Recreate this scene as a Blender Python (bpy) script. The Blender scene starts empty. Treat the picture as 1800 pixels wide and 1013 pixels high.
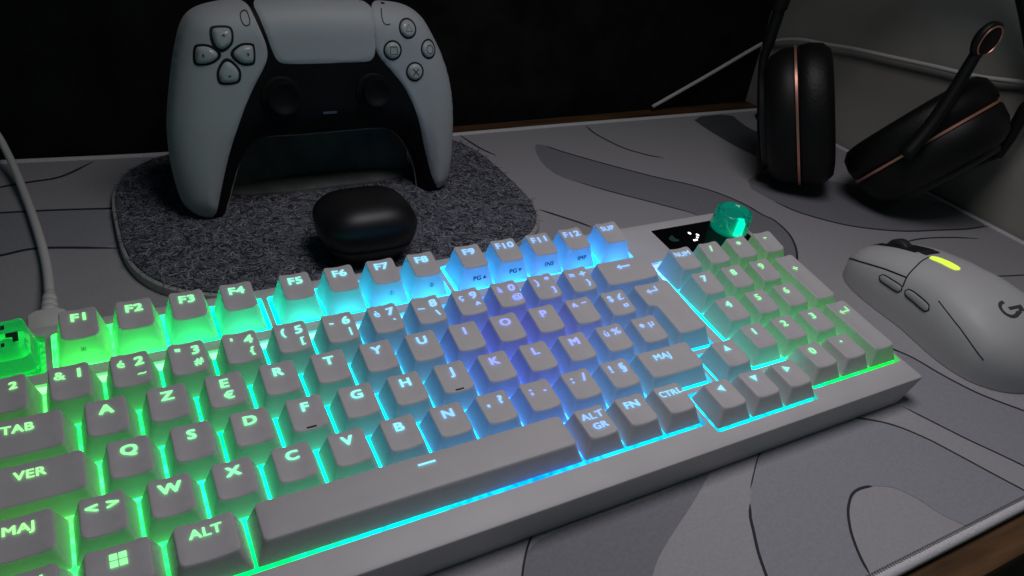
import bpy, bmesh, math, random
import numpy as np
from mathutils import Vector, Matrix, Euler
from mathutils.geometry import delaunay_2d_cdt
random.seed(7)
TRACE = {'MAT':{'darkfill_a':[[8.456,-0.112],[9.386,-0.047],[10.98,-0.098],[13.006,-0.01],[12.848,-0.084],[12.234,-0.45],[11.547,-0.806],[10.907,-1.138],[10.497,-1.393],[10.239,-1.614],[9.657,-2.196],[7.547,-1.279],[8.021,-0.669]],'line_a':[[8.737,0.15],[8.456,-0.112],[8.219,-0.39],[8.021,-0.669],[7.592,-1.298]],'midfill':[[14.976,0.122],[14.336,-0.056],[13.825,-0.44],[13.183,-1.028],[12.776,-1.568],[12.494,-2.014],[12.262,-2.476],[12.061,-2.994],[14.013,-3.837],[14.187,-3.296],[14.35,-2.908],[14.624,-2.455],[14.923,-2.104],[15.409,-1.738],[15.751,-1.642],[16.129,-1.692],[16.466,-1.827],[16.669,-2.012],[16.847,-2.389],[16.942,-2.87],[17.1,-3.127],[17.234,-3.355],[19.08,-3.382],[19.743,-3.375],[19.434,-3.163],[19.197,-2.513],[18.954,-1.817],[18.679,-1.121],[18.269,-0.495],[17.684,-0.042],[16.679,0.156]],'line_b':[[14.718,0.128],[14.336,-0.056],[13.825,-0.44],[13.49,-0.713]],'line_c':[[13.183,-1.028],[12.953,-1.294],[12.776,-1.568],[12.494,-2.014],[12.262,-2.476],[12.032,-2.981]],'line_d':[[16.129,-1.692],[15.953,-1.655],[15.751,-1.642],[15.574,-1.671],[15.409,-1.738],[15.144,-1.908],[14.923,-2.104],[14.624,-2.455],[14.35,-2.908],[14.187,-3.296]],'line_e':[[17.286,0.173],[17.684,-0.042],[18.269,-0.495],[18.679,-1.121],[18.954,-1.817],[19.197,-2.513],[19.434,-3.163],[19.591,-3.725]],'line_f':[[19.122,-0.136],[19.415,-0.892],[19.701,-1.598],[20.013,-2.253],[20.2,-2.689],[20.466,-3.348]],'line_g':[[20.798,2.07],[20.959,1.637],[21.185,1.136],[21.326,0.376],[21.512,-0.298],[21.729,-0.776],[22.177,-1.467],[22.604,-2.113]],'slatefill':[[19.122,-0.136],[19.415,-0.892],[19.701,-1.598],[20.013,-2.253],[20.2,-2.689],[20.466,-3.348],[22.604,-2.113],[22.177,-1.467],[21.729,-0.776],[21.512,-0.298],[21.326,0.376],[21.185,1.136],[20.959,1.637]],'line_h':[[21.075,17.726],[21.007,16.991],[21.144,16.116],[21.423,15.239],[21.967,14.491],[22.472,14.094]],'darkband':[[18.001,16.639],[18.527,15.734],[19.199,14.815],[20.106,13.7],[21.022,12.656],[22.005,11.71],[22.62,10.826],[22.974,9.847],[23.064,9.019],[23.194,8.55],[22.991,7.65],[22.534,6.878],[22.011,6.287],[21.738,6.045],[21.087,5.652],[20.928,6.767],[21.037,8.264],[20.636,9.744],[19.661,10.843],[18.582,12.037],[17.929,12.814],[17.313,13.691],[17.24,14.708],[17.566,15.955]],'line_i':[[18.248,16.244],[18.527,15.734],[19.199,14.815],[20.106,13.7],[21.022,12.656],[22.005,11.71],[22.62,10.826],[22.974,9.847],[23.064,9.019],[23.194,8.55],[22.991,7.65],[22.534,6.878],[22.011,6.287],[21.545,5.856]],'line_j':[[17.816,12.986],[18.582,12.037],[19.661,10.843],[20.636,9.744]],'darkpatch':[[26.716,17.586],[26.548,16.331],[26.533,14.863],[26.601,13.817],[26.763,13.021],[27.012,12.506],[29.329,14.18],[28.763,15.469],[28.814,16.471],[29.159,17.607]],'line_k':[[15.276,17.982],[15.509,16.699],[15.831,15.875]],'line_l':[[15.294,11.573],[15.717,11.003],[16.132,10.442],[16.395,10.012]],'print_and_shadow':[[25.94,12.051],[24.204,11.29],[24.333,9.66],[24.676,8.699],[25.489,7.678],[26.348,7.044],[27.61,6.464],[29.156,6.099],[30.364,5.835],[31.644,5.732],[31.909,7.156],[30.563,8.512],[28.925,9.968]],'line_m':[[24.333,9.66],[24.676,8.699],[25.489,7.678],[26.348,7.044],[27.61,6.464],[29.156,6.099],[30.364,5.835],[31.644,5.732]],'line_n':[[26.752,5.886],[27.803,5.86],[28.984,5.594],[30.091,5.181]],'line_o':[[27.971,3.323],[28.194,3.18],[29.259,2.913],[30.521,2.661]],'line_p':[[-0.962,16.947],[-0.124,17.293],[0.624,17.453],[1.495,17.637],[2.435,18.521]],'line_q':[[-0.917,15.759],[-0.104,15.635],[1.296,15.421],[2.754,15.126],[2.979,15.1]],'line_r':[[-0.819,13.216],[-0.076,13.22],[0.578,13.351],[1.262,13.236],[2.699,12.77]],'leftfill':[[-0.917,15.759],[-0.104,15.635],[1.296,15.421],[2.828,15.105],[2.767,12.749],[1.262,13.236],[0.578,13.351],[-0.076,13.22],[-0.819,13.216]]},'CTRL':{'left':[[-3.394,5.627],[-3.042,5.819],[-2.514,5.925],[-2.12,5.987],[-1.872,5.892],[-1.795,5.564],[-1.682,5.192],[-1.567,4.812],[-1.583,4.507],[-1.746,4.205],[-1.975,3.865],[-2.262,3.37],[-2.517,2.827],[-2.784,2.198],[-3.027,1.501],[-3.224,0.854],[-3.39,0.302],[-3.521,0.048],[-3.688,0.008],[-3.947,0.169],[-4.179,0.492],[-4.266,0.98],[-4.321,1.665],[-4.3,2.486],[-4.208,3.119],[-4.012,3.965],[-3.81,4.715],[-3.604,5.302]],'right':[[1.618,5.906],[2.193,5.884],[2.692,5.8],[3.153,5.548],[3.431,5.165],[3.715,4.642],[3.957,4.106],[4.155,3.375],[4.235,2.533],[4.201,1.578],[4.146,0.794],[3.983,0.259],[3.715,0.016],[3.398,0.332],[3.223,0.94],[3.014,1.76],[2.833,2.507],[2.607,3.102],[2.339,3.596],[1.985,4.038],[1.623,4.427],[1.463,4.799],[1.479,5.516]],'pad':[[-1.749,5.97],[-1.095,6.026],[-0.147,6.037],[0.837,6.003],[1.558,5.922],[1.548,5.338],[1.493,4.528],[1.396,4.367],[1.216,4.3],[0.053,4.313],[-1.096,4.336],[-1.289,4.406],[-1.402,4.628],[-1.504,5.015],[-1.642,5.543]],'arch':[[-3.126,-0.07],[-2.959,0.289],[-2.714,0.974],[-2.433,1.645],[-2.142,2.048],[-1.753,2.212],[-0.996,2.182],[0.414,2.179],[1.619,2.19],[2.095,2.134],[2.475,1.823],[2.758,1.323],[2.946,0.722],[3.032,-0.034]],'body':[[-3.394,5.627],[-3.042,5.819],[-2.514,5.925],[-1.986,5.945],[-1.639,5.973],[-0.971,6.015],[-0.0,6.027],[1.008,5.993],[1.791,5.926],[2.193,5.884],[2.692,5.8],[3.153,5.548],[3.431,5.165],[3.715,4.642],[3.957,4.106],[4.155,3.375],[4.235,2.533],[4.201,1.578],[4.146,0.794],[3.983,0.259],[3.715,0.016],[3.396,-0.098],[3.186,-0.123],[3.032,-0.034],[2.946,0.722],[2.758,1.323],[2.475,1.823],[2.095,2.134],[1.619,2.19],[0.414,2.179],[-0.996,2.182],[-1.753,2.212],[-2.142,2.048],[-2.433,1.645],[-2.714,0.974],[-2.959,0.289],[-3.126,-0.07],[-3.375,-0.09],[-3.688,0.008],[-3.947,0.169],[-4.179,0.492],[-4.266,0.98],[-4.321,1.665],[-4.3,2.486],[-4.208,3.119],[-4.012,3.965],[-3.81,4.715],[-3.604,5.302]],'dpad':[[[-2.918,5.278],[-2.817,5.334],[-2.526,5.335],[-2.444,5.283],[-2.432,5.135],[-2.478,4.93],[-2.736,4.752],[-2.919,4.928]],[[-3.37,4.781],[-3.307,4.881],[-3.019,4.879],[-2.784,4.657],[-3.022,4.457],[-3.367,4.426],[-3.413,4.517]],[[-2.509,4.67],[-2.245,4.886],[-1.981,4.885],[-1.919,4.823],[-1.94,4.482],[-2.01,4.401],[-2.283,4.412]],[[-2.641,4.555],[-2.367,4.271],[-2.368,4.064],[-2.444,3.929],[-2.822,3.925],[-2.885,4.013],[-2.878,4.255]]],'act':[[2.513,5.202],[1.997,4.611],[3.176,4.597],[2.675,3.973]],'stick':[[-1.288,3.469],[1.375,3.478]],'create':[[-2.144,5.665],[-2.12,5.408],[-2.015,5.347],[-1.909,5.419],[-1.92,5.662],[-1.969,5.758]],'options':[[1.821,5.751],[1.761,5.578],[1.77,5.379],[1.864,5.305],[1.981,5.335]],'bar':[[0.051,2.928],[-0.147,2.925],[0.258,2.921]],'speaker':[[0.019,4.045]]},'FELT':{'l':[[4.428,17.968],[3.709,17.789],[3.262,17.115],[2.916,15.947],[2.724,14.108],[2.746,12.501],[2.913,11.447],[3.235,10.618],[3.672,9.784]],'r':[[14.444,16.982],[14.928,16.32],[15.109,14.953],[15.168,13.457],[15.025,12.121],[14.798,10.91],[14.343,9.857]]},'HEAD':{'L':[[25.99,10.225,0.363],[25.716,12.149,4.905]],'R':[[27.923,9.136,0.695],[30.2,6.734,4.608]],'bandL':[[24.818,11.159,0.541],[24.902,12.167,2.427],[24.969,12.632,3.803],[25.04,12.827,4.802],[25.147,12.894,5.807],[25.245,12.878,6.801]],'bandR':[[30.9,6.352,2.695],[30.9,6.226,3.443],[30.9,6.185,4.4],[30.9,6.231,5.484]],'mic':[[26.628,7.021,2.778],[27.17,6.929,3.851],[27.542,6.904,4.895],[27.735,6.905,5.644],[27.855,6.892,6.198],[27.953,6.842,6.609]],'viewL':[0.745,0.601,-0.29],'viewR':[0.828,0.484,-0.284],'cap':[[29.478,6.619,1.887]]},'KB':{'dots':[[17.419,6.151],[17.614,6.01],[17.518,5.903],[17.42,5.813],[17.33,5.805]],'bird':[[16.571,6.069],[16.826,6.238],[16.807,6.138],[16.812,6.022],[16.909,5.929],[16.761,5.88],[16.62,5.938]],'esc':[[[0.463,6.252],[0.528,6.268],[0.53,6.156],[0.462,6.148]],[[0.534,6.051],[0.74,6.062],[0.745,5.824],[0.651,5.816],[0.645,5.934],[0.54,5.946]],[[0.46,5.827],[0.515,5.829],[0.519,5.742],[0.459,5.732]]]},'WALL':{'cable':[[25.488,18.911,0.1],[28.342,19.0,1.345],[30.938,19.0,2.596],[31.55,18.964,2.831],[31.55,17.85,3.326],[31.55,16.729,3.636],[31.55,15.608,3.797],[31.55,14.123,4.056],[31.55,12.712,4.236],[31.55,11.393,4.405],[31.55,10.158,4.562],[31.55,8.991,4.692],[31.55,8.13,4.836],[31.55,6.947,5.101],[31.55,6.013,5.288]]},'CAM':{'pos':[2.7085613518105784,-7.497089007210935,11.711887280730267],'R':[[0.879267669486976,-0.46261265589152845,0.11348081777960606],[-0.1730695987081366,-0.5322338868287806,-0.828718289718607],[0.44377390571995834,0.7090251196679245,-0.5480402360063888]],'f':1338.5821581821147}}
S = 0.01905            # one key pitch in metres; every length below is in key pitches
TAU = math.radians(5)  # tilt of the keyboard on its feet
sc = bpy.context.scene
COL = sc.collection

# ------------------------------------------------------------------ camera, world, lamps, exposure
cam_d = bpy.data.cameras.new('camera'); cam = bpy.data.objects.new('camera', cam_d); COL.objects.link(cam)
Rm = TRACE['CAM']['R']; cp = TRACE['CAM']['pos']
cam.matrix_world = Matrix(((Rm[0][0], -Rm[1][0], -Rm[2][0], cp[0]*S), (Rm[0][1], -Rm[1][1], -Rm[2][1], cp[1]*S),
                           (Rm[0][2], -Rm[1][2], -Rm[2][2], cp[2]*S), (0, 0, 0, 1)))
cam_d.sensor_width = 36; cam_d.lens = TRACE['CAM']['f']*36/1800; cam_d.clip_start = 0.01; cam_d.clip_end = 50
sc.camera = cam
w = bpy.data.worlds.new('World'); sc.world = w; w.use_nodes = True
w.node_tree.nodes['Background'].inputs[0].default_value = (0.30, 0.86, 1.0, 1); w.node_tree.nodes['Background'].inputs[1].default_value = 0.021  # teal ambient fill, added to tint the controller

def lamp(name, loc, target, size, power, color, sy=None):
    d = bpy.data.lights.new(name, 'AREA'); d.energy = power; d.color = color; d.shape = 'RECTANGLE'
    d.spread = math.radians(125); d.size = size*S; d.size_y = (sy or size)*S
    o = bpy.data.objects.new(name, d); COL.objects.link(o); o.location = Vector(loc)*S
    o.rotation_euler = (Vector(target)-Vector(loc)).to_track_quat('-Z', 'Y').to_euler()
    return o
lamp('ceiling_lamp', (14, 2.5, 25.5), (14, -1, 0), 11, .45, (1.0, 0.945, 0.985))
sc.view_settings.view_transform = 'Standard'; sc.view_settings.look = 'None'
sc.view_settings.exposure = 0; sc.view_settings.gamma = 1; sc.view_settings.use_curve_mapping = False
sc.render.engine = 'CYCLES'; sc.cycles.use_denoising = True
sc.cycles.max_bounces = 8; sc.cycles.diffuse_bounces = 5; sc.cycles.transmission_bounces = 6; sc.cycles.glossy_bounces = 3
sc.cycles.sample_clamp_indirect = 3; sc.cycles.caustics_reflective = False; sc.cycles.caustics_refractive = False

# ------------------------------------------------------------------ materials
def lin(c): return tuple(((v/255)/12.92 if v/255 <= .04045 else ((v/255+.055)/1.055)**2.4) for v in c)
def mat(name, color, rough=.5, noise=0., nscale=300, bump=0., bscale=2000, metallic=0., trans=0., ior=1.45, spec=.5, emis=None, estr=0, stretch=(1,1,1), c2=None, coat=0, detail=4, bdist=.0004, dist=0):
    m = bpy.data.materials.new(name); m.use_nodes = True; nt = m.node_tree; b = nt.nodes['Principled BSDF']
    b.inputs['Base Color'].default_value = (*color, 1); b.inputs['Roughness'].default_value = rough
    b.inputs['Metallic'].default_value = metallic; b.inputs['Transmission Weight'].default_value = trans
    b.inputs['IOR'].default_value = ior; b.inputs['Specular IOR Level'].default_value = spec
    b.inputs['Coat Weight'].default_value = coat
    if emis: b.inputs['Emission Color'].default_value = (*emis, 1); b.inputs['Emission Strength'].default_value = estr
    tc = nt.nodes.new('ShaderNodeTexCoord'); mp = nt.nodes.new('ShaderNodeMapping'); mp.inputs['Scale'].default_value = stretch
    nt.links.new(tc.outputs['Object'], mp.inputs['Vector'])
    if noise or c2:
        n = nt.nodes.new('ShaderNodeTexNoise'); n.inputs['Scale'].default_value = nscale; n.inputs['Detail'].default_value = detail; n.inputs['Distortion'].default_value = dist
        nt.links.new(mp.outputs[0], n.inputs['Vector'])
        r = nt.nodes.new('ShaderNodeValToRGB'); r.color_ramp.elements[0].position = .3; r.color_ramp.elements[1].position = .7
        a = c2 if c2 else tuple(v*(1-noise) for v in color); q = color if c2 else tuple(min(1, v*(1+noise)) for v in color)
        r.color_ramp.elements[0].color = (*a, 1); r.color_ramp.elements[1].color = (*q, 1)
        nt.links.new(n.outputs['Fac'], r.inputs[0]); nt.links.new(r.outputs[0], b.inputs['Base Color'])
    if bump:
        n2 = nt.nodes.new('ShaderNodeTexNoise'); n2.inputs['Scale'].default_value = bscale; n2.inputs['Detail'].default_value = 3
        nt.links.new(mp.outputs[0], n2.inputs['Vector'])
        bp = nt.nodes.new('ShaderNodeBump'); bp.inputs['Strength'].default_value = bump; bp.inputs['Distance'].default_value = bdist
        nt.links.new(n2.outputs['Fac'], bp.inputs['Height']); nt.links.new(bp.outputs[0], b.inputs['Normal'])
    return m
def emission(name, strength, noise=False):
    m = bpy.data.materials.new(name); m.use_nodes = True; nt = m.node_tree; nt.nodes.clear()
    o = nt.nodes.new('ShaderNodeOutputMaterial'); e = nt.nodes.new('ShaderNodeEmission'); at = nt.nodes.new('ShaderNodeAttribute')
    at.attribute_name = 'Col'; nt.links.new(at.outputs['Color'], e.inputs[0]); e.inputs[1].default_value = strength
    if noise:
        tc = nt.nodes.new('ShaderNodeTexCoord'); n = nt.nodes.new('ShaderNodeTexNoise'); n.inputs['Scale'].default_value = 330; n.inputs['Detail'].default_value = 2
        mr = nt.nodes.new('ShaderNodeMapRange'); mr.inputs[1].default_value = .35; mr.inputs[2].default_value = .65; mr.inputs[3].default_value = strength*.6; mr.inputs[4].default_value = strength*1.3
        nt.links.new(tc.outputs['Object'], n.inputs['Vector']); nt.links.new(n.outputs['Fac'], mr.inputs[0]); nt.links.new(mr.outputs[0], e.inputs[1])
    nt.links.new(e.outputs[0], o.inputs[0]); return m
M = {}
M['case'] = mat('case_white_plastic', (.62, .605, .615), .42, bump=.12, bscale=2600, noise=.03, nscale=60)
M['cap'] = mat('keycap_pbt', (.60, .585, .60), .5, bump=.2, bscale=3000, noise=.025, nscale=90)
def skirt(f, nm='keycap_translucent_wall'):
    m = mat(nm, (.50, .49, .50), .55, spec=.3); nt = m.node_tree
    t = nt.nodes.new('ShaderNodeBsdfTranslucent'); t.inputs[0].default_value = (.85, .85, .85, 1); mx = nt.nodes.new('ShaderNodeMixShader'); mx.inputs[0].default_value = f
    o = nt.nodes['Material Output']; b = nt.nodes['Principled BSDF']
    nt.links.new(b.outputs[0], mx.inputs[1]); nt.links.new(t.outputs[0], mx.inputs[2]); nt.links.new(mx.outputs[0], o.inputs[0]); return m
M['skirt'] = skirt(.05); M['skirt_f'] = skirt(.085, 'keycap_translucent_wall_top_row')
M['led'] = emission('led_backlight', 4.3, True)
M['led_strong'] = emission('added_led_fill', 115)
M['slot'] = emission('led_window_light', 2.2)
M['legend'] = emission('legend_light', 1.2)
M['ink'] = mat('printed_ink', (.03, .05, .07), .6)
M['gloss'] = mat('black_gloss_panel', (.004, .004, .005), .12)
M['dimteal'] = mat('dim_icon', (.02, .07, .08), .5)
M['white_dot'] = mat('white_indicator', (.9, .9, 1), .5, emis=(.95, .93, 1), estr=2.2)
M['clear_green'] = mat('clear_green_plastic', (.05, .95, .35), .12, trans=.75, ior=1.45, emis=(.0, .8, .2), estr=.015)
M['green_core'] = mat('green_core', (.2, .9, .4), .4, emis=(.08, .9, .22), estr=.35)
M['clear_teal'] = mat('clear_teal_plastic', (.03, .80, .62), .1, trans=.8, ior=1.45, emis=(0, .45, .33), estr=.03)
M['teal_core'] = mat('teal_core', (.1, .7, .6), .3, emis=(.0, .70, .52), estr=.16)
M['teal_streak'] = mat('teal_streak_glow', (.1, .7, .6), .3, emis=(.0, .85, .62), estr=1.6)
M['mat_light'] = mat('mat_print_light', (.43, .42, .44), .85, bump=.4, bscale=3000, noise=.06, nscale=700, spec=.15)
M['mat_mid'] = mat('mat_print_mid', (.345, .352, .385), .85, bump=.4, bscale=3000, noise=.06, nscale=700, spec=.15)
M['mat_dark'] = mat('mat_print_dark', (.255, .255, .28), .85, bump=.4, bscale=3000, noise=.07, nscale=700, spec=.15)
M['mat_darker'] = mat('mat_print_darker', (.10, .105, .115), .85, bump=.4, bscale=3000, noise=.07, nscale=700, spec=.15)
M['mat_line'] = mat('mat_print_line', (.05, .05, .058), .85, spec=.1)
M['mat_edge'] = mat('mat_stitched_edge', (.74, .73, .75), .8, noise=.12, nscale=900, bump=.35, bscale=900, bdist=.0005)
M['wood'] = mat('brown_wood', (.20, .105, .045), .55, c2=(.07, .035, .015), nscale=45, stretch=(.35, 3, 1), bump=.3, bscale=120)
M['wall'] = mat('grey_painted_wall', (.42, .41, .365), .8, noise=.10, nscale=14, bump=.25, bscale=160)
M['blackpanel'] = mat('black_panel', (.012, .0125, .012), .75, noise=.5, nscale=40, spec=.15, bump=.3, bscale=300)
M['felt'] = mat('grey_wool_felt', (.30, .31, .35), .95, c2=(.025, .027, .034), nscale=230, stretch=(1, 1, 1), bump=1.0, bscale=800, spec=.05, detail=8, dist=5, bdist=.0015)
M['felt_rim'] = mat('felt_tray_rim', (.42, .42, .42), .6)
M['shell'] = mat('controller_white_shell', (.47, .50, .51), .5, bump=.1, bscale=2500)
M['cblack'] = mat('controller_black', (.005, .005, .006), .6, spec=.25)
M['cgroove'] = mat('groove_black', (.008, .008, .009), .6)
M['cbutton'] = mat('controller_clear_button', (.50, .55, .55), .18, coat=.6)
M['symbol'] = mat('grey_symbol', (.07, .075, .08), .5)
M['ledoff'] = mat('unlit_light_strip', (.16, .17, .24), .3)
M['smoke'] = mat('smoky_plastic', (.16, .165, .16), .45, noise=.35, nscale=40, bump=.6, bscale=60, bdist=.004)
M['bud'] = mat('black_satin_plastic', (.010, .010, .011), .42)
M['hblack'] = mat('headset_black', (.007, .007, .007), .5, bump=.15, bscale=1500)
M['hcushion'] = mat('headset_leatherette', (.005, .005, .005), .5, bump=.5, bscale=500)
M['hcap'] = mat('headset_cap', (.018, .022, .020), .45)
M['rose'] = mat('rose_gold', (.85, .42, .32), .35, metallic=.7)
M['cable_white'] = mat('white_cable', (.82, .80, .77), .5, bump=.15, bscale=900)
M['mouse'] = mat('mouse_white_plastic', (.60, .60, .605), .48, bump=.12, bscale=2600)
M['mouse_side'] = mat('mouse_side_button', (.50, .51, .51), .25)
M['seam'] = mat('dark_seam', (.012, .012, .013), .7)
M['rubber'] = mat('dark_rubber', (.03, .03, .033), .55)
M['logo'] = mat('dark_grey_logo', (.07, .075, .08), .4)
M['lime'] = mat('lime_lamp', (.5, .6, .1), .4, emis=(.62, .85, .06), estr=1.1)

# ------------------------------------------------------------------ builders
def link(o, parent=None):
    COL.objects.link(o)
    if parent is not None: o.parent = parent
    return o
def build(name, verts, faces, mats, parent=None, fm=None, cols=None, smooth=True, sharp=None):
    me = bpy.data.meshes.new(name)
    me.from_pydata([(v[0]*S, v[1]*S, v[2]*S) for v in verts], [], faces)
    for m in (mats if isinstance(mats, (list, tuple)) else [mats]): me.materials.append(m)
    if fm is not None: me.polygons.foreach_set('material_index', fm)
    me.polygons.foreach_set('use_smooth', [smooth]*len(me.polygons))
    if cols is not None:
        a = me.color_attributes.new('Col', 'FLOAT_COLOR', 'POINT')
        a.data.foreach_set('color', [c for k in cols for c in (k[0], k[1], k[2], 1)])
    bm = bmesh.new(); bm.from_mesh(me); bmesh.ops.recalc_face_normals(bm, faces=bm.faces) if sharp != 'keep' else None
    bm.to_mesh(me); bm.free()
    me.update()
    if sharp and sharp != 'keep': me.set_sharp_from_angle(angle=math.radians(sharp))
    return link(bpy.data.objects.new(name, me), parent)
def thing(name, label, cat, loc=(0, 0, 0), mx=None, group=None):
    o = bpy.data.objects.new(name, None); COL.objects.link(o); o.empty_display_size = .02
    if mx is not None: o.matrix_world = mx
    else: o.location = Vector(loc)*S
    tag(o, label, cat, group); return o
def tag(o, label, cat, group=None):
    o['label'] = label; o['category'] = cat
    if group: o['group'] = group
    return o
def struct(o): o['kind'] = 'structure'; return o
def rpoly(corners, r, n=6):
    out = []; k = len(corners)
    for i in range(k):
        p = Vector(corners[i]); a = Vector(corners[i-1]); b = Vector(corners[(i+1) % k])
        d1 = (a-p).normalized(); d2 = (b-p).normalized(); rr = min(r, (a-p).length*.49, (b-p).length*.49)
        p1 = p+d1*rr; p2 = p+d2*rr
        for j in range(n+1):
            t = j/n; q = p1*(1-t)**2+p*2*t*(1-t)+p2*t*t; out.append((q.x, q.y))
    return out
def inside(p, poly):
    x, y = p; c = False; j = len(poly)-1
    for i in range(len(poly)):
        xi, yi = poly[i]; xj, yj = poly[j]
        if (yi > y) != (yj > y) and x < (xj-xi)*(y-yi)/(yj-yi)+xi: c = not c
        j = i
    return c
def segdist(P, poly, closed=True):
    P = np.asarray(P, float); A = np.asarray(poly, float); B = np.roll(A, -1, 0)
    if not closed: A = A[:-1]; B = B[:-1]
    best = np.full(len(P), 1e9)
    for a, b in zip(A, B):
        d = b-a; L = max(d@d, 1e-12); t = np.clip(((P-a)@d)/L, 0, 1)
        best = np.minimum(best, np.linalg.norm(P-(a+t[:, None]*d), axis=1))
    return best
def smoothloop(pts, it=2, closed=True):
    p = [tuple(q) for q in pts]
    for _ in range(it):
        o = []; n = len(p)
        rng = range(n) if closed else range(n-1)
        if not closed: o.append(p[0])
        for i in rng:
            a = p[i]; b = p[(i+1) % n]
            o.append(tuple(.75*u+.25*v for u, v in zip(a, b))); o.append(tuple(.25*u+.75*v for u, v in zip(a, b)))
        if not closed: o.append(p[-1])
        p = o
    return p
def fill(outline, step, holes=()):
    """triangulate the inside of an outline with interior points: (points, faces, number of rim points)"""
    pts = [Vector(p) for p in outline]; n0 = len(pts); faces = [list(range(n0))]
    rims = [outline]
    for h in holes:
        faces.append(list(range(len(pts), len(pts)+len(h)))); pts += [Vector(p) for p in h]; rims.append(h)
    if step:
        xs = [p[0] for p in outline]; ys = [p[1] for p in outline]; g = []
        yy = min(ys)+step/2; r = 0
        while yy < max(ys):
            xx = min(xs)+step/2+(step/2 if r % 2 else 0)
            while xx < max(xs):
                if inside((xx, yy), outline) and not any(inside((xx, yy), h) for h in holes): g.append((xx, yy))
                xx += step
            yy += step*.866; r += 1
        if g:
            d = np.min([segdist(g, rm) for rm in rims], axis=0)
            pts += [Vector(p) for p, q in zip(g, d) if q > step*.45]
    edges = [(f[i], f[(i+1) % len(f)]) for f in faces for i in range(len(f))]
    v, e, f, *_ = delaunay_2d_cdt(pts, edges, [], 0, 1e-6)
    out = []
    for t in f:
        c = (sum(v[i][0] for i in t)/len(t), sum(v[i][1] for i in t)/len(t))
        if inside(c, outline) and not any(inside(c, h) for h in holes): out.append(list(t))
    return [(q[0], q[1]) for q in v], out
def puff(name, outline, mats, parent, hf, back=None, step=.12, zoff=0, smooth=True, colf=None):
    v, f = fill(outline, step); v_np = np.array(v)
    h = hf(v_np); verts = [(p[0], p[1], zoff+z) for p, z in zip(v, h)]; faces = list(f)
    if back is not None:
        n = len(verts); hb = back(v_np); verts += [(p[0], p[1], zoff-z-.0001) for p, z in zip(v, hb)]
        faces += [[i+n for i in reversed(t)] for t in f]
    o = build(name, verts, faces, mats, parent, smooth=smooth)
    return o
def prism(name, outline, z0, z1, mats, parent, bevel=.0, hf=None, sharp=35):
    """slab with rounded top edge"""
    v, f = fill(outline, 0); n = len(outline); P = np.array(outline)
    c = P.mean(0); verts = []; faces = []
    rings = [(0, z0), (0, z1-bevel)] + ([(.3*bevel, z1-.3*bevel), (bevel, z1)] if bevel else [])
    nr = np.zeros_like(P); T = np.roll(P, -1, 0)-np.roll(P, 1, 0); nr[:, 0] = -T[:, 1]; nr[:, 1] = T[:, 0]; nr /= np.linalg.norm(nr, axis=1)[:, None]+1e-9
    area = .5*np.sum(P[:, 0]*np.roll(P[:, 1], -1)-P[:, 1]*np.roll(P[:, 0], -1))
    if area < 0: nr = -nr
    for ins, z in rings:
        for p, q in zip(P, nr): verts.append((p[0]+q[0]*ins, p[1]+q[1]*ins, z))
    for k in range(len(rings)-1):
        for i in range(n): j = (i+1) % n; faces.append((k*n+i, k*n+j, (k+1)*n+j, (k+1)*n+i))
    b = (len(rings)-1)*n
    faces.append([b+i for i in range(n)]); faces.append([i for i in reversed(range(n))])
    return build(name, verts, faces, mats, parent, sharp=sharp)
def tube(name, path, r, mats, parent=None, seg=12, radii=None, closed=False, caps=True, flat=None):
    P = [Vector(p) for p in path]; n = len(P); verts = []; faces = []; up = Vector((0, 0, 1)); prev = None
    for i, p in enumerate(P):
        a = P[i-1] if (i or closed) else p; b = P[(i+1) % n] if (i < n-1 or closed) else p
        t = (b-a).normalized()
        if prev is None:
            x = t.cross(up); x = x if x.length > 1e-3 else t.cross(Vector((1, 0, 0)))
        else: x = prev-t*prev.dot(t)
        x.normalize(); prev = x; y = t.cross(x); rr = radii[i] if radii else r
        for k in range(seg):
            an = 2*math.pi*k/seg; verts.append(p+x*math.cos(an)*rr+y*math.sin(an)*rr*(flat or 1))
    m = n if closed else n-1
    for i in range(m):
        j = (i+1) % n
        for k in range(seg): l = (k+1) % seg; faces.append((i*seg+k, i*seg+l, j*seg+l, j*seg+k))
    if caps and not closed: faces.append(list(range(seg))[::-1]); faces.append([(n-1)*seg+k for k in range(seg)])
    return build(name, [tuple(v) for v in verts], faces, mats, parent)
def lathe(name, prof, mats, parent=None, seg=40, loc=(0, 0, 0), mx=None, sx=1, sy=1, sq=2.0):
    verts = []; faces = []
    for r, z in prof:
        for k in range(seg):
            a = 2*math.pi*k/seg; c, s = math.cos(a), math.sin(a)
            e = 2/sq; cx = math.copysign(abs(c)**e, c); cy = math.copysign(abs(s)**e, s)
            v = Vector((cx*r*sx, cy*r*sy, z))
            if mx is not None: v = mx @ v
            verts.append(tuple(v+Vector(loc)))
    m = len(prof)
    for i in range(m-1):
        for k in range(seg): l = (k+1) % seg; faces.append((i*seg+k, i*seg+l, (i+1)*seg+l, (i+1)*seg+k))
    faces.append(list(range(seg))); faces.append([(m-1)*seg+k for k in range(seg)])
    return build(name, verts, faces, mats, parent, sharp=52)
def catmull(pts, n=8):
    P = [Vector(p) for p in pts]; P = [P[0]*2-P[1]]+P+[P[-1]*2-P[-2]]; out = []
    for i in range(1, len(P)-2):
        a, b, c, d = P[i-1:i+3]
        for k in range(n):
            t = k/n; out.append(.5*((2*b)+(c-a)*t+(2*a-5*b+4*c-d)*t*t+(3*b-a-3*c+d)*t**3))
    out.append(P[-2]); return [tuple(p) for p in out]
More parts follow.
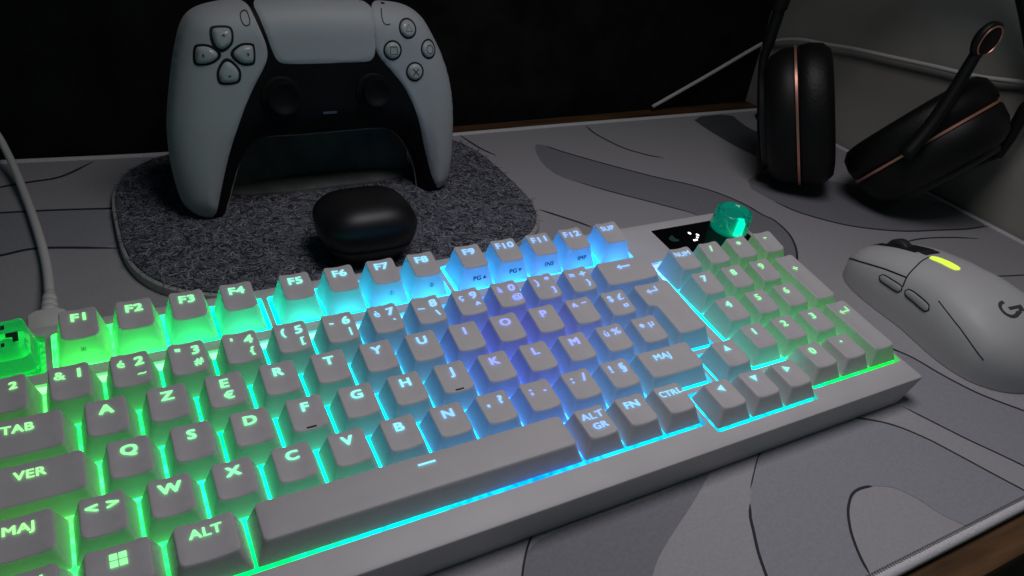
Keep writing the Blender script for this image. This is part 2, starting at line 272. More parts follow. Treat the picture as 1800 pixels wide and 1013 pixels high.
def strokemesh(pts, wd):
    """flat ribbon along a 2-D polyline, tapering at its ends"""
    P = [Vector(p) for p in catmull([(a, b, 0) for a, b in pts], 6)]; v = []; f = []; n = len(P)
    for i, p in enumerate(P):
        t = (P[min(i+1, n-1)]-P[max(i-1, 0)]).normalized(); s = min(1, .25+min(i, n-1-i)/4)
        q = Vector((-t.y, t.x, 0))*wd*s/2; v += [(p.x-q.x, p.y-q.y), (p.x+q.x, p.y+q.y)]
        if i: f.append((2*i-2, 2*i, 2*i+1, 2*i-1))
    return v, f

# ------------------------------------------------------------------ the setting
MT = TRACE['MAT']
dk = []
struct(prism('desk', [(-16, -4.2), (31.88, -4.2), (31.88, 19.4), (-16, 19.4)], -1.6, -.17, M['wood'], None, bevel=.18))
struct(build('floor', [(-90, -90, -38), (90, -90, -38), (90, 90, -38), (-90, 90, -38)], [(0, 1, 2, 3)], mat('dark_floor', (.02, .018, .015), .7), None))
struct(build('wall', [(31.9, -20, -38), (31.9, 40, -38), (31.9, 40, 60), (31.9, -20, 60), (33, -20, -38), (33, 40, -38), (33, 40, 60), (33, -20, 60)],
       [(0, 1, 2, 3), (4, 5, 6, 7), (0, 1, 5, 4), (1, 2, 6, 5), (2, 3, 7, 6), (3, 0, 4, 7)], M['wall'], None, smooth=False))
o = prism('black_panel', [(-16, 19.42), (31.85, 19.42), (31.85, 20.6), (-16, 20.6)], -6, 34, M['blackpanel'], None, bevel=.1)
tag(o, 'tall matt black panel standing upright along the back edge of the desk', 'panel')

# ------------------------------------------------------------------ desk mat with its printed curves
mat_t = thing('desk_mat', 'large light grey fabric desk mat with printed dark curves and stitched white edge', 'desk mat', (8, 7, -.16))
edge = rpoly([(-15.5, -3.40), (31.6, -3.40), (31.6, 17.75), (20, 18.02), (14, 18.08), (8, 18.3), (3, 18.75), (-2, 19.3), (-15.5, 19.3)], .5)
off = lambda pts, z: [(p[0]-8, p[1]-7, z+.16) for p in pts]
V = []; F = []; FM = []
def lay(v2, f, z, mi):
    b = len(V); V.extend(off(v2, z)); F.extend([[i+b for i in t] for t in f]); FM.extend([mi]*len(f))
n = len(edge); V.extend(off(edge, -.15)); V.extend(off(edge, 0)); F.extend([(i, (i+1) % n, n+(i+1) % n, n+i) for i in range(n)]); FM.extend([0]*n)
v, f = fill(edge, 0); lay(v, f, 0, 0)
for key, mi in (('darkfill_a', 2), ('midfill', 1), ('slatefill', 1), ('darkband', 2), ('darkpatch', 3), ('print_and_shadow', 2), ('leftfill', 1)):  # patch beside the headset: dark print with the headset's shadow painted in
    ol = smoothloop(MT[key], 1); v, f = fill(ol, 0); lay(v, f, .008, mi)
for key, wd in dict(line_a=.05, line_b=.035, line_c=.07, line_d=.07, line_e=.06, line_f=.045, line_g=.08, line_h=.09, line_i=.09, line_j=.06, line_k=.1, line_l=.1, line_m=.09, line_n=.08, line_o=.06, line_p=.12, line_q=.12, line_r=.12).items():
    v, f = strokemesh(MT[key], wd*.82); lay(v, f, .016, 4)
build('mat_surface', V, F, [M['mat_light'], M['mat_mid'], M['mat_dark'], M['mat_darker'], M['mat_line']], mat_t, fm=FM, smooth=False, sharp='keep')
ep = [(p[0]-8, p[1]-7, .12) for p in smoothloop(edge, 1)]
tube('stitched_edge', ep, .12, M['mat_edge'], mat_t, seg=10, closed=True)
sv = []; sf = []      # stitches: short threads over the inner side of the edge
for i in range(620):
    x = -15+i*.075-8; y = -3.25-7
    if x > 23.3: break
    b = len(sv); sv += [(x, y, .178), (x+.035, y, .178), (x+.05, y-.1, .235), (x+.015, y-.1, .235)]; sf.append((b, b+1, b+2, b+3))
build('stitching', sv, sf, mat('stitch_thread', (.22, .22, .23), .8), mat_t, smooth=False)

# ------------------------------------------------------------------ keyboard
kb_mx = Matrix.Translation((0, 0, 0)) @ Matrix.Rotation(TAU, 4, 'X')
KB = thing('keyboard', 'white full-size mechanical keyboard with green to blue backlit keys, tilted on the desk mat', 'keyboard', mx=kb_mx)
def K(p): return (p[0], p[1]+.68, p[2]+.8)
LC = [(0,0,90,255,60),(0,2.5,110,255,70),(0,4.5,90,255,70),(0,6,0,235,90),(2,1,30,255,90),(3.6,0,0,255,110),(2,4,20,255,90),(2,6,50,245,80),(4,6,0,250,125),(4,3,0,255,130),(4,4.6,0,245,120),
 (5,1,0,255,170),(5.5,3,0,250,200),(5.7,6,0,235,195),(5.7,4.6,0,225,200),(7,6,0,205,215),(6.5,0,0,225,235),(7,2.5,0,215,255),(7.5,4.3,20,180,255),(8.5,6,20,190,255),(8,1.5,0,170,255),(9,0,0,125,255),
 (9.5,3.5,50,95,255),(10.5,4.2,60,85,255),(10,2.5,45,100,255),(11,6,10,165,255),(11.5,3.5,75,100,255),(11.5,4.6,50,120,255),(12,2,30,150,255),(12,0,0,200,255),(13.5,6,10,150,255),(13,4.5,40,150,255),(13.4,3,50,140,240),(14.5,2.5,0,170,225),
 (14.5,3.9,40,130,230),(14,0,0,220,240),(12.9,1.2,10,190,240),(14.3,1.2,0,195,235),(15.3,5,60,130,255),(15.35,4,20,190,230),(15.3,3,0,230,220),(15.4,1.5,0,235,190),(16.4,4.4,60,215,120),(16.5,3,40,220,100),(18,4,40,210,60),(19,4.5,70,215,80),(19,2,50,205,75),
 (17,1.5,20,235,110),(16.5,0,0,240,150),(17.4,0,0,240,100),(19,0,10,235,60),(16,-.2,0,230,215)]
LCp = np.array([(a, b) for a, b, *_ in LC]); LCc = np.array([lin(c[2:]) for c in LC])
def ledcol(x, y):
    d = ((LCp[:, 0]-x)**2+(LCp[:, 1]-y)**2+.05); wgt = d**-1.8; wgt /= wgt.sum(); return tuple(wgt@LCc)

# key cut-outs in the case top
mg = .07
holes = [
 [(-mg, -mg), (13+mg, -mg), (13+mg, 1-mg), (14+mg, 1-mg), (14+mg, 2-mg), (14.95, 2-mg), (14.95, 5.22), (-mg, 5.22)],
 [(15.24, 1-mg), (16.27, 1-mg), (16.27, -mg), (19.33+mg, -mg), (19.33+mg, 5.22), (15.24, 5.22)],
 [(13.15, -.34), (16.215, -.34), (16.215, .80), (15.235, .80), (15.20, .80), (15.20, 1.80), (14.16, 1.80), (14.16, .80), (13.15, .80)],
 [(-mg, 5.51), (1+mg, 5.51), (1+mg, 6.62), (-mg, 6.62)],
 [(1.25-mg, 5.51), (5.25+mg, 5.51), (5.25+mg, 6.62), (1.25-mg, 6.62)],
 [(5.5-mg, 5.51), (9.5+mg, 5.51), (9.5+mg, 6.62), (5.5-mg, 6.62)],
 [(9.75-mg, 5.51), (14.95+mg, 5.51), (14.95+mg, 6.62), (9.75-mg, 6.62)]]
holes[2] = [(13.15, -.34), (16.215, -.34), (16.215, .80), (15.17, .80), (15.17, 1.80), (14.14, 1.80), (14.16, .80), (13.15, .80)]
holes = [rpoly(h, .09, 4) for h in holes]
X0, X1, Y0, Y1, ZT = -.33, 19.50, -.70, 6.93, .03
outer = rpoly([(X0, Y0), (X1, Y0), (X1, Y1), (X0, Y1)], .10, 5)
ins = rpoly([(X0+.05, Y0+.05), (X1-.05, Y0+.05), (X1-.05, Y1-.05), (X0+.05, Y1-.05)], .07, 5)
bot = rpoly([(X0+.10, Y0+.03), (X1-.32, Y0+.03), (X1-.32, Y1-.10), (X0+.10, Y1-.10)], .15, 5)
v, f = fill(ins, 0, holes)
V = [(p[0], p[1], ZT) for p in v]; F = list(f)
def loop(pts, z): b = len(V); V.extend((p[0], p[1], z) for p in pts); return list(range(b, b+len(pts)))
def bridge(a, b):
    n = len(a)
    for i in range(n): j = (i+1) % n; F.append((a[i], a[j], b[j], b[i]))
ii = [min(range(len(v)), key=lambda k: (v[k][0]-p[0])**2+(v[k][1]-p[1])**2) for p in ins]
r0 = loop([((a[0]*.6+b[0]*.4), (a[1]*.6+b[1]*.4)) for a, b in zip(outer, ins)], ZT-.015); r1 = loop(outer, ZT-.055); r2 = loop(bot, -.80)
bridge(ii, r0); bridge(r0, r1); bridge(r1, r2); F.append(r2[::-1])
for h in holes:
    hi = [min(range(len(v)), key=lambda k: (v[k][0]-p[0])**2+(v[k][1]-p[1])**2) for p in h]
    hb = loop(h, -.30); bridge(hi, hb)
build('case', [K(p) for p in V], F, M['case'], KB, sharp=30)
# raised back feet under the case
for fx in (1.2, 17.2):
    a = [(fx, 5.4), (fx+1.0, 5.4), (fx+1.0, 6.3), (fx, 6.3)]
    prism('foot', [(x, y+.68) for x, y in a], -.62, .02, M['rubber'], KB)
# light guide under the keys (gives off the LED light)
V = []; F = []; C = []
nx, ny = 160, 60
for j in range(ny+1):
    for i in range(nx+1):
        x = -.25+19.65*i/nx; y = -.42+7.12*j/ny; V.append(K((x, y, -.13))); k = .45 if y < .25 else (.70 if y < .55 else 1.0); k *= (1.45 if x > 15.25 and y > .8 else 1.0); lc = ledcol(x, y); k *= (.22 if x < 1.12 and y > 5.4 else 1.0); k *= 1+.9*max(0., min(1., (lc[2]-1.6*lc[1])*1.6)); C.append(tuple(k*q for q in ledcol(x, y)))
for j in range(ny):
    for i in range(nx): a = j*(nx+1)+i; F.append((a, a+1, a+nx+2, a+nx+1))
build('backlight', V, F, M['led'], KB, cols=C, smooth=False, sharp='keep')
# bright LED windows between the number row and the function row
def ledwin(x0, x1, y0, y1, m='slot', zt=0.):
    c = ledcol((x0+x1)/2, (y0+y1)/2); c = tuple(.22+.78*q for q in c) if m == 'slot' else c
    vs = [K(p) for p in ((x0, y0, -.02), (x1, y0, -.02), (x1, y1, -.02), (x0, y1, -.02), (x0, y0, -.12), (x1, y0, -.12), (x1, y1, -.12), (x0, y1, -.12))]
    build('led_emitter', vs, [(0, 1, 2, 3), (0, 1, 5, 4), (1, 2, 6, 5), (2, 3, 7, 6), (3, 0, 4, 7)], M[m], KB, cols=[c]*8, smooth=False)
for i in list(range(1, 14)): ledwin(i-.15, i+.15, 5.10, 5.19)
ledwin(15.28, 15.62, 5.10, 5.19)
for i in range(12): ledwin(1.25+i+.25*(i//4)+.2, 1.25+i+.25*(i//4)+.8, 5.84, 5.92, 'led_strong')  # hidden emitters added under the function caps to brighten their front walls
ledwin(14.1, 14.7, 5.84, 5.92, 'led_strong')

# ---- legends
_txt = {}
def text2d(s):
    if s in _txt: return _txt[s]
    cu = bpy.data.curves.new('t', 'FONT'); cu.body = s; cu.size = 1; cu.resolution_u = 3; cu.space_character = 1.06
    ob = bpy.data.objects.new('t', cu); COL.objects.link(ob); dg = bpy.context.evaluated_depsgraph_get(); ev = ob.evaluated_get(dg); me = ev.to_mesh()
    v = [(p.co.x, p.co.y) for p in me.vertices]; f = [list(p.vertices) for p in me.polygons]
    ev.to_mesh_clear(); bpy.data.objects.remove(ob); bpy.data.curves.remove(cu)
    xs = [a for a, _ in v]; cx = (min(xs)+max(xs))/2; v = [(a-cx, b) for a, b in v]
    _txt[s] = (v, f); return v, f
CAPH = .70   # cap height of the built-in face at size 1
def glyph(s, cx, cy, h=.2, wx=1.3, mid=False):
    v, f = text2d(s); k = h/CAPH; oy = -.5*CAPH
    if mid:
        ys = [b for _, b in v]; oy = -(min(ys)+max(ys))/2
    V = []; F = []; e = .028*h/.2*(.45 if s in 'éèçàùµ&@%$£¤~' else 1)*(.65 if len(s) > 2 else 1)
    for dx, dy in ((0, 0), (-.5, -.3), (.5, .3), (.5, -.3), (-.5, .3)):
        n = len(V); V += [(cx+a*k*wx+dx*e, cy+(b+oy)*k+dy*e) for a, b in v]; F += [[i+n for i in t] for t in f]
    return V, F
def poly(pts, cx, cy, s=1): return [(cx+a*s, cy+b*s) for a, b in pts], [list(range(len(pts)))]
def icon(kind, cx, cy):
    if kind == 'up': return poly([(-.1, -.08), (.1, -.08), (0, .1)], cx, cy)
    if kind == 'down': return poly([(-.1, .08), (0, -.1), (.1, .08)], cx, cy)
    if kind == 'left': return poly([(-.1, 0), (.08, -.1), (.08, .1)], cx, cy)
    if kind == 'right': return poly([(.1, 0), (-.08, .1), (-.08, -.1)], cx, cy)
    if kind == 'back': v = [(-.2, 0), (-.08, .09), (-.08, .025), (.2, .025), (.2, -.025), (-.08, -.025), (-.08, -.09)]; return [(cx+a, cy+b) for a, b in v], [[0, 5, 6], [0, 1, 2], [0, 2, 5], [2, 3, 4, 5]]
    if kind == 'enter': v = [(-.18, -.03), (-.07, .06), (-.07, -.005), (.17, -.005), (.17, -.055), (-.07, -.055), (-.07, -.12), (.12, -.005), (.17, -.005), (.17, .12), (.12, .12)]; return [(cx+a, cy+b) for a, b in v], [[0, 1, 2], [0, 2, 5], [0, 5, 6], [2, 3, 4, 5], [7, 8, 9, 10]]
    if kind == 'windows':
        v = []; f = []
        for a in (-.12, .01):
            for b in (-.12, .01): k = len(v); v += [(cx+a, cy+b), (cx+a+.11, cy+b), (cx+a+.11, cy+b+.11), (cx+a, cy+b+.11)]; f.append([k, k+1, k+2, k+3])
        return v, f
    if kind == 'bar': return poly([(-.17, -.022), (.17, -.022), (.17, .022), (-.17, .022)], cx, cy)
def ring2d(cx, cy, r, t, n=24, sq=False):
    v = []; f = []
    if sq: n = 4
    for k in range(n):
        a = 2*math.pi*(k+.5)/n; v += [(cx+math.cos(a)*r, cy+math.sin(a)*r), (cx+math.cos(a)*(r-t), cy+math.sin(a)*(r-t))]
    for k in range(n): l = (k+1) % n; f.append([2*k, 2*l, 2*l+1, 2*k+1])
    return v, f

ROWZ = {'F': (.60, .71), 'N': (.56, .68), 'Q': (.51, .61), 'A': (.465, .545), 'Z': (.445, .485), 'B': (.44, .445)}
def make_key(base, rowid, legends=(), front=(), bump=False, special=None, mid=None):
    """base = list of cell corners (counter-clockwise), a cap with sloped walls and a dished top"""
    zf, zb = ROWZ[rowid]
    xs = [p[0] for p in base]; ys = [p[1] for p in base]; x0, x1, y0, y1 = min(xs), max(xs), min(ys), max(ys)
    g = .025
    def inset(p, i, l, r, fr, bk):
        # move each corner to the inside by the inset of the walls that meet there
        k = len(base); a = base[i-1]; b = base[(i+1) % k]; x, y = p
        for q, s in ((a, p), (p, b)):
            dx, dy = s[0]-q[0], s[1]-q[1]
            if abs(dx) > abs(dy):
                if dx > 0: y = p[1]+fr
                else: y = p[1]-bk
            else:
                if dy > 0: x = p[0]-r
                else: x = p[0]+l
        return (x, y)
    bp = [inset(p, i, g, g, g, g) for i, p in enumerate(base)]
    tp = [inset(p, i, .175, .175, .19, .060) for i, p in enumerate(base)]
    NS = 7
    def dens(pb, pt):
        ob = []; ot = []; k = len(pb)
        for i in range(k):
            a, b, c, d = pb[i], pb[(i+1) % k], pt[i], pt[(i+1) % k]; m = max(1, int(math.hypot(d[0]-c[0], d[1]-c[1])/.07))
            for q in range(m): t = q/m; ob.append((a[0]+(b[0]-a[0])*t, a[1]+(b[1]-a[1])*t)); ot.append((c[0]+(d[0]-c[0])*t, c[1]+(d[1]-c[1])*t))
        return ob, ot
    B, T = dens(rpoly(bp, .045, NS), rpoly(tp, .115, NS)); n = len(B)
    ty0, ty1 = min(p[1] for p in tp), max(p[1] for p in tp); tx0, tx1 = min(p[0] for p in tp), max(p[0] for p in tp)
    cx = (tx0+tx1)/2; hw = (tx1-tx0)/2; pw = 2 if x1-x0 < 1.3 else 2+3*(x1-x0-1)
    dish = .045 if rowid != 'B' or x1-x0 < 3 else .004
    ycap = ty0+.66 if y1-y0 > 1.5 else ty1
    def ztop(x, y):
        t = (y-ty0)/(ty1-ty0); u = min(1, abs(x-cx)/hw); return zf+(zb-zf)*t-dish*(1-u**pw)
    V = []; F = []; FM = []
    def ring(pts, zfun):
        b = len(V); V.extend((p[0], p[1], zfun(p)) for p in pts); return b
    def lerp(t): return [(a[0]*(1-t)+b[0]*t, a[1]*(1-t)+b[1]*t) for a, b in zip(B, T)]
    Z0 = .012
    rs = [ring(lerp(0), lambda p: Z0)]
    L = T
    for t in (.3, .6, .85, .96):
        pts = lerp(t+.04*math.sin(math.pi*t)); b = len(V)
        V.extend((p[0], p[1], Z0+(ztop(q[0], q[1])-Z0)*t) for p, q in zip(pts, T)); rs.append(b)
    # bevel and top interior
    cxm = sum(p[0] for p in T)/n; cym = sum(p[1] for p in T)/n
    P = np.array(T); tt = np.roll(P, -1, 0)-np.roll(P, 1, 0); nr = np.stack([-tt[:, 1], tt[:, 0]], 1); nr /= np.linalg.norm(nr, axis=1)[:, None]
    for ins_, dz in ((.006, -.008), (.025, 0)):
        pts = [(a+b*ins_, c+d*ins_) for (a, c), (b, d) in zip(T, nr)]; rs.append(ring(pts, lambda p, dz=dz: ztop(*p)+dz))
    nb = len(rs)-3
    for k in range(len(rs)-1):
        for i in range(n): j = (i+1) % n; F.append((rs[k]+i, rs[k]+j, rs[k+1]+j, rs[k+1]+i)); FM.append(1 if k < nb else 0)
    # top fill
    topo = pts; v, f = fill(topo, .16 if x1-x0 < 3 else .3)
    last = rs[-1]; mp = {}
    for k, q in enumerate(v):
        m = None
        if k < n and abs(q[0]-topo[k][0])+abs(q[1]-topo[k][1]) < 1e-5: m = last+k
        if m is None: m = len(V); V.append((q[0], q[1], ztop(*q)))
        mp[k] = m
    for t in f: F.append([mp[i] for i in t]); FM.append(0)
    ml = [M['cap'], M['skirt']]
    if rowid == 'F': ml = [M['cap'], M['skirt_f']]
    if rowid == 'B': ml = [M['cap'], M['cap']]
    if special: ml = [special, special]
    key = build('keycap', [K(p) for p in V], F, ml, KB, fm=FM, sharp=42)
    yc = (y0+y1)/2; xc = (x0+x1)/2
    if y1-y0 > 1.5: yc = mid if mid is not None else y1-.5
    lv = []; lf = []
    for it in legends:
        if it[0] == 'icon': v, f = icon(it[1], xc+it[2], yc+it[3])
        else: v, f = glyph(it[0], xc+it[1], yc+it[2], it[3] if len(it) > 3 else .20, it[4] if len(it) > 4 else 1.22, it[5] if len(it) > 5 else False)
        b = len(lv); lv += v; lf += [[i+b for i in t] for t in f]
    if lv:
        c = ledcol(xc, yc+.4); c = tuple(q*.85+.30 for q in c)
        build('legend', [K((x, y, ztop(x, y)+.019+.0004*(q*5//len(lv)))) for q, (x, y) in enumerate(lv)], lf, M['legend'], key, cols=[c]*len(lv), smooth=False, sharp='keep')
    if front:
        lv = []; lf = []
        for it in front:
            if it[0] == 'ring': v, f = ring2d(xc+it[1], it[2], it[3], it[4], sq=it[5])
            elif it[0] == 'tri': v, f = icon(it[1], 0, 0); v = [(xc+it[2]+a*.55, it[3]+b*.5) for a, b in v]
            else: v, f = glyph(it[0], xc+it[1], it[2], it[3], 1.1)
            b = len(lv); lv += v; lf += [[i+b for i in t] for t in f]
        yb = y0+g; yt = ty0; nrm = Vector((0, -(zf-Z0), (yt-yb))).normalized()
        out = []
        tm = sum(h for _, h in lv)/len(lv)
        for a, h in lv:
            t = tm+(h-tm)*1.75; y = yb+(yt-yb)*(t+.04*math.sin(math.pi*t)); z = Z0+(zf-dish-Z0)*t
            out.append(K((a, y+nrm.y*.030, z+nrm.z*.030)))
        build('front_legend', out, lf, M['ink'], key, smooth=False, sharp='keep')
    if bump:
        bx = [(xc-.09, ty0+.035), (xc+.09, ty0+.035), (xc+.09, ty0+.06), (xc-.09, ty0+.06)]
        vs = [K((x, y, ztop(x, y)+.018)) for x, y in bx]+[K((x, y, ztop(x, y)-.01)) for x, y in bx]
        build('homing_bar', vs, [(0, 1, 2, 3), (0, 1, 5, 4), (1, 2, 6, 5), (2, 3, 7, 6), (3, 0, 4, 7)], M['ink'], key, smooth=False)
    return key
def cell(x, y, w=1, h=1): return [(x, y), (x+w, y), (x+w, y+h), (x, y+h)]
LY = .205
# function row
esc = make_key(cell(0, 5.55), 'F', special=M['clear_green']); esc['label'] = 'clear green see-through keycap'
FL = {1: [('ring', 0, .58, .06, .012, True), ('+', 0, .58, .07)], 7: [('ring', .05, .55, .055, .010, False), ('1', .05, .55, .07)], 8: [('ring', .05, .58, .055, .010, False), ('2', .05, .58, .07)],
      9: [('PG', .0, .50, .11), ('tri', 'up', .20, .50)], 10: [('PG', .0, .52, .11), ('tri', 'down', .19, .52)], 11: [('INS', .05, .55, .11)], 12: [('IMP', .05, .55, .11)]}
def fy(items):   # front legends use height 0..1 on the slope: scale glyph heights
    return items
for i in range(12):
    x = 1.25+i+.25*(i//4)
    make_key(cell(x, 5.55), 'F', [('F%d' % (i+1), 0, LY, .19)], FL.get(i+1, ()))
make_key(cell(13.92, 5.55), 'F', [('SUP', -.02, LY, .155, 1.1)])
# number row
NR = ['2', ('&', '1', ''), ('é', '2', '~'), ('"', '3', '#'), ("'", '4', '{'), ('(', '5', '['), ('-', '6', '|'), ('è', '7', '`'), ('_', '8', '\\'), ('ç', '9', '^'), ('à', '0', '@'), (')', '°', ']'), ('=', '+', '}')]
for i, t in enumerate(NR):
    if i == 0: lg = [('2', .12, LY, .15)]
    else:
        lg = [(t[0], -.155, LY, .17, 1.2), (t[1], .155, LY, .19, 1.2)]
        if t[2]: lg.append((t[2], .17, -.085, .15, 1.2))
    make_key(cell(i, 4), 'N', lg)
make_key(cell(13, 4, 1.88), 'N', [('icon', 'back', -.05, LY-.02)])
for i, t in enumerate(['NUM', '/', '*', '-']):
    make_key(cell(15.33+i, 4), 'N', [(t, -.02, LY, .15, 1.05)] if i == 0 else [(t, 0, LY, .19, 1.2, True)])
# Q row
make_key(cell(0, 3, 1.5), 'Q', [('TAB', -.1, LY, .16, 1.12)])
for i, t in enumerate(['A', 'Z', 'E', 'R', 'T', 'Y', 'U', 'I', 'O', 'P']):
    make_key(cell(1.5+i, 3), 'Q', [(t, 0, LY, .19)]+([('€', .03, -.08, .16)] if t == 'E' else []))
make_key(cell(11.5, 3), 'Q', [('^', -.13, LY, .19), ('¨', .13, LY-.01, .2)])
make_key(cell(12.5, 3), 'Q', [('$', -.14, LY, .18), ('£', .14, LY, .18), ('¤', .15, -.08, .15, 1.2)])
make_key([(13.75, 2), (14.88, 2), (14.88, 4), (13.5, 4), (13.5, 3), (13.75, 3)], 'Q', [('icon', 'enter', -.10, .18)], mid=3.5)
for i, t in enumerate('789'): make_key(cell(15.33+i, 3), 'Q', [(t, -.02, LY, .19)])
make_key(cell(18.33, 2, 1, 2), 'A', [('+', 0, LY-.30, .2, 1.1, True)])
# A row
make_key(cell(0, 2, 1.75), 'A', [('VER', -.08, LY, .16, 1.12)])
for i, t in enumerate(['Q', 'S', 'D', 'F', 'G', 'H', 'J', 'K', 'L', 'M']):
    make_key(cell(1.75+i, 2), 'A', [(t, 0, LY, .19)], bump=t in 'FJ')
make_key(cell(11.75, 2), 'A', [('ù', -.14, LY, .18), ('%', .13, LY, .18)])
make_key(cell(12.75, 2), 'A', [('*', -.14, LY-.03, .19, 1.1, True), ('µ', .12, LY, .18)])
for i, t in enumerate('456'): make_key(cell(15.33+i, 2), 'A', [(t, -.02, LY, .19)])
# Z row
make_key(cell(0, 1, 1.25), 'Z', [('MAJ', -.02, LY, .16, 1.12)])
for i, t in enumerate(['<>', 'W', 'X', 'C', 'V', 'B', 'N', ',?', ';.', ':/', '!§']):
    if len(t) == 2: lg = [(t[0], -.15, LY, .19), (t[1], .15, LY, .19)]
    else: lg = [(t, 0, LY, .19)]
    make_key(cell(1.25+i, 1), 'Z', lg)
make_key(cell(12.25, 1, 1.75), 'Z', [('MAJ', -.12, LY, .165, 1.1)])
make_key(cell(14.20, .73), 'Z', [('icon', 'up', 0, LY)])
for i, t in enumerate('123'): make_key(cell(15.33+i, 1), 'Z', [(t, -.02, LY, .19)])
make_key(cell(18.33, 0, 1, 2), 'Z', [('icon', 'enter', 0, LY-.12)], mid=1.5)
# bottom row
make_key(cell(0, 0, 1.25), 'B', [('CTRL', 0, LY, .16)])
make_key(cell(1.25, 0, 1.25), 'B', [('icon', 'windows', 0, LY-.04)])
make_key(cell(2.5, 0, 1.25), 'B', [('ALT', 0, LY, .17, 1.12)])
make_key(cell(3.75, 0, 6.25), 'B', [('icon', 'bar', .04, LY+.02)])
make_key(cell(10, 0), 'B', [('ALT', 0, LY+.01, .165), ('GR', .04, LY-.26, .15, 1.1)])
make_key(cell(11, 0), 'B', [('FN', -.02, LY, .17)])
make_key(cell(12, 0), 'B', [('CTRL', 0, LY, .155, 1.05)])
for i, t in enumerate(['left', 'down', 'right']): make_key(cell(13.2+i, -.27), 'B', [('icon', t, 0, LY)])
make_key(cell(16.33, 0), 'B', [('0', -.02, LY, .19)])
make_key(cell(17.33, 0), 'B', [('.', 0, LY+.02, .22, 1.2, True)])
# escape cap: clear shell with core and frame set glowing to light it, dark emblem blocks on top
lathe('glow_core', [(.24, .0), (.26, .12), (.22, .30), (.12, .42)], M['green_core'], esc, loc=K((.5, 6.05, -.02)), seg=24)
ev = []; ef = []
for q in TRACE['KB']['esc']:
    b = len(ev); ev += [K((x, y, .665+.155*(y-5.74))) for x, y in q]; ef.append(list(range(b, b+len(q))))
lathe('inner_frame', [(.40, .0), (.42, .03), (.36, .30), (.33, .30), (.38, .03)], mat('pale_green_frame', (.5, .95, .6), .3, emis=(.15, .9, .3), estr=.25), esc, loc=K((.5, 6.05, .03)), seg=36, sq=5)
blk = [[(.24, 6.05), (.38, 6.05), (.38, 6.15), (.24, 6.15)], [(.27, 5.90), (.36, 5.90), (.36, 6.0), (.27, 6.0)], [(.26, 6.28), (.38, 6.28), (.38, 6.38), (.26, 6.38)]]
for q in blk:
    b = len(ev); ev += [K((x, y, .665+.155*(y-5.74))) for x, y in q]; ef.append(list(range(b, b+len(q))))
build('emblem', ev, ef, mat('emblem_dark_green', (.01, .05, .025), .5), esc, smooth=False)

# display panel with its icon and indicator dots
pn = prism('display_panel', [(x, y+.68) for x, y in rpoly([(16.30, 5.34), (19.30, 5.34), (19.30, 6.56), (16.30, 6.56)], .04, 3)], .8+ZT-.02, .8+ZT+.008, M['gloss'], KB)
bv = smoothloop(TRACE['KB']['bird'], 1); build('panel_icon', [K((x, y, ZT+.012)) for x, y in bv], [list(range(len(bv)))], M['dimteal'], pn, smooth=False)
for k, (x, y) in enumerate(TRACE['KB']['dots']):
    r = .045 if k in (0, 1) else .032
    build('indicator_light', [K((x+r*math.cos(a*math.pi/6), y+r*1.3*math.sin(a*math.pi/6), ZT+.013)) for a in range(12)], [list(range(12))], M['white_dot'], pn, smooth=False)
kc = (18.80, 6.02)
kn = lathe('volume_knob', [(.50, 0), (.56, .03), (.57, .12), (.54, .56), (.52, .63), (.46, .66), (.40, .635), (.37, .60), (.2, .58), (.02, .58)], M['clear_teal'], KB, loc=K((*kc, ZT+.02)), seg=48)
lathe('knob_core', [(.30, 0), (.32, .08), (.30, .40), (.26, .46), (.05, .47)], M['teal_core'], kn, loc=K((*kc, ZT+.04)), seg=32)
lathe('knob_streak_glow', [(.10, 0), (.11, .05), (.11, .42), (.08, .46), (.01, .47)], M['teal_streak'], kn, loc=K((kc[0]-.02, kc[1]-.36, ZT+.05)), seg=20)  # glowing rod added to draw the bright streak at the knob's front
lathe('knob_ring', [(.42, 0), (.46, .015), (.46, .05), (.41, .05)], M['teal_core'], kn, loc=K((*kc, ZT+.03)), seg=40)

# ------------------------------------------------------------------ keyboard cable
uc = thing('usb_cable', 'thick white cable plugged into the back of the keyboard, running off to the left', 'cable', (1.1, 7.5, .9))
L = lambda p: (p[0]-1.1, p[1]-7.5, p[2]-.9)
prism('plug', [(x, y) for x, y in rpoly([(-.40, -.3), (.36, -.3), (.36, 1.0), (.20, 1.15), (-.24, 1.15), (-.40, 1.0)], .05)], -.42, .28, M['cable_white'], uc, bevel=.1)
rad = []; pth = []
for k in range(25):
    t = k/24; pth.append(L((1.08-.03*t, 8.6+1.75*t, .85-.45*t))); rad.append((.20-.055*t)*(1 if (k % 6) < 4 else .62))
tube('strain_relief', pth, .2, M['cable_white'], uc, radii=rad, seg=16)
tube('cord', [L(p) for p in catmull([(1.08, 8.6, .85), (1.05, 10.3, .42), (.98, 12.2, .2), (.80, 14.2, .2), (.52, 16.4, .25), (.2, 18.3, .6), (-.12, 19.0, 1.3), (-.9, 18.9, 3.2), (-2.2, 18.7, 5)], 10)], .112, M['cable_white'], uc)

# ------------------------------------------------------------------ felt pad
fc = (8.95, 13.7)
def sqe(a, b, n, k=96, c=(0, 0)):
    return [(c[0]+a*math.copysign(abs(math.cos(t))**(2/n), math.cos(t)), c[1]+b*math.copysign(abs(math.sin(t))**(2/n), math.sin(t))) for t in [2*math.pi*i/k for i in range(k)]]
fp = thing('felt_pad', 'rounded grey wool felt tray pad with a pale rim under the controller', 'felt pad', (*fc, 0.02))
prism('rim', sqe(6.26, 4.85, 3.3), 0, .24, M['felt_rim'], fp, bevel=.06)
prism('felt_top', sqe(6.15, 4.74, 3.3), .245, .30, M['felt'], fp, bevel=.03)

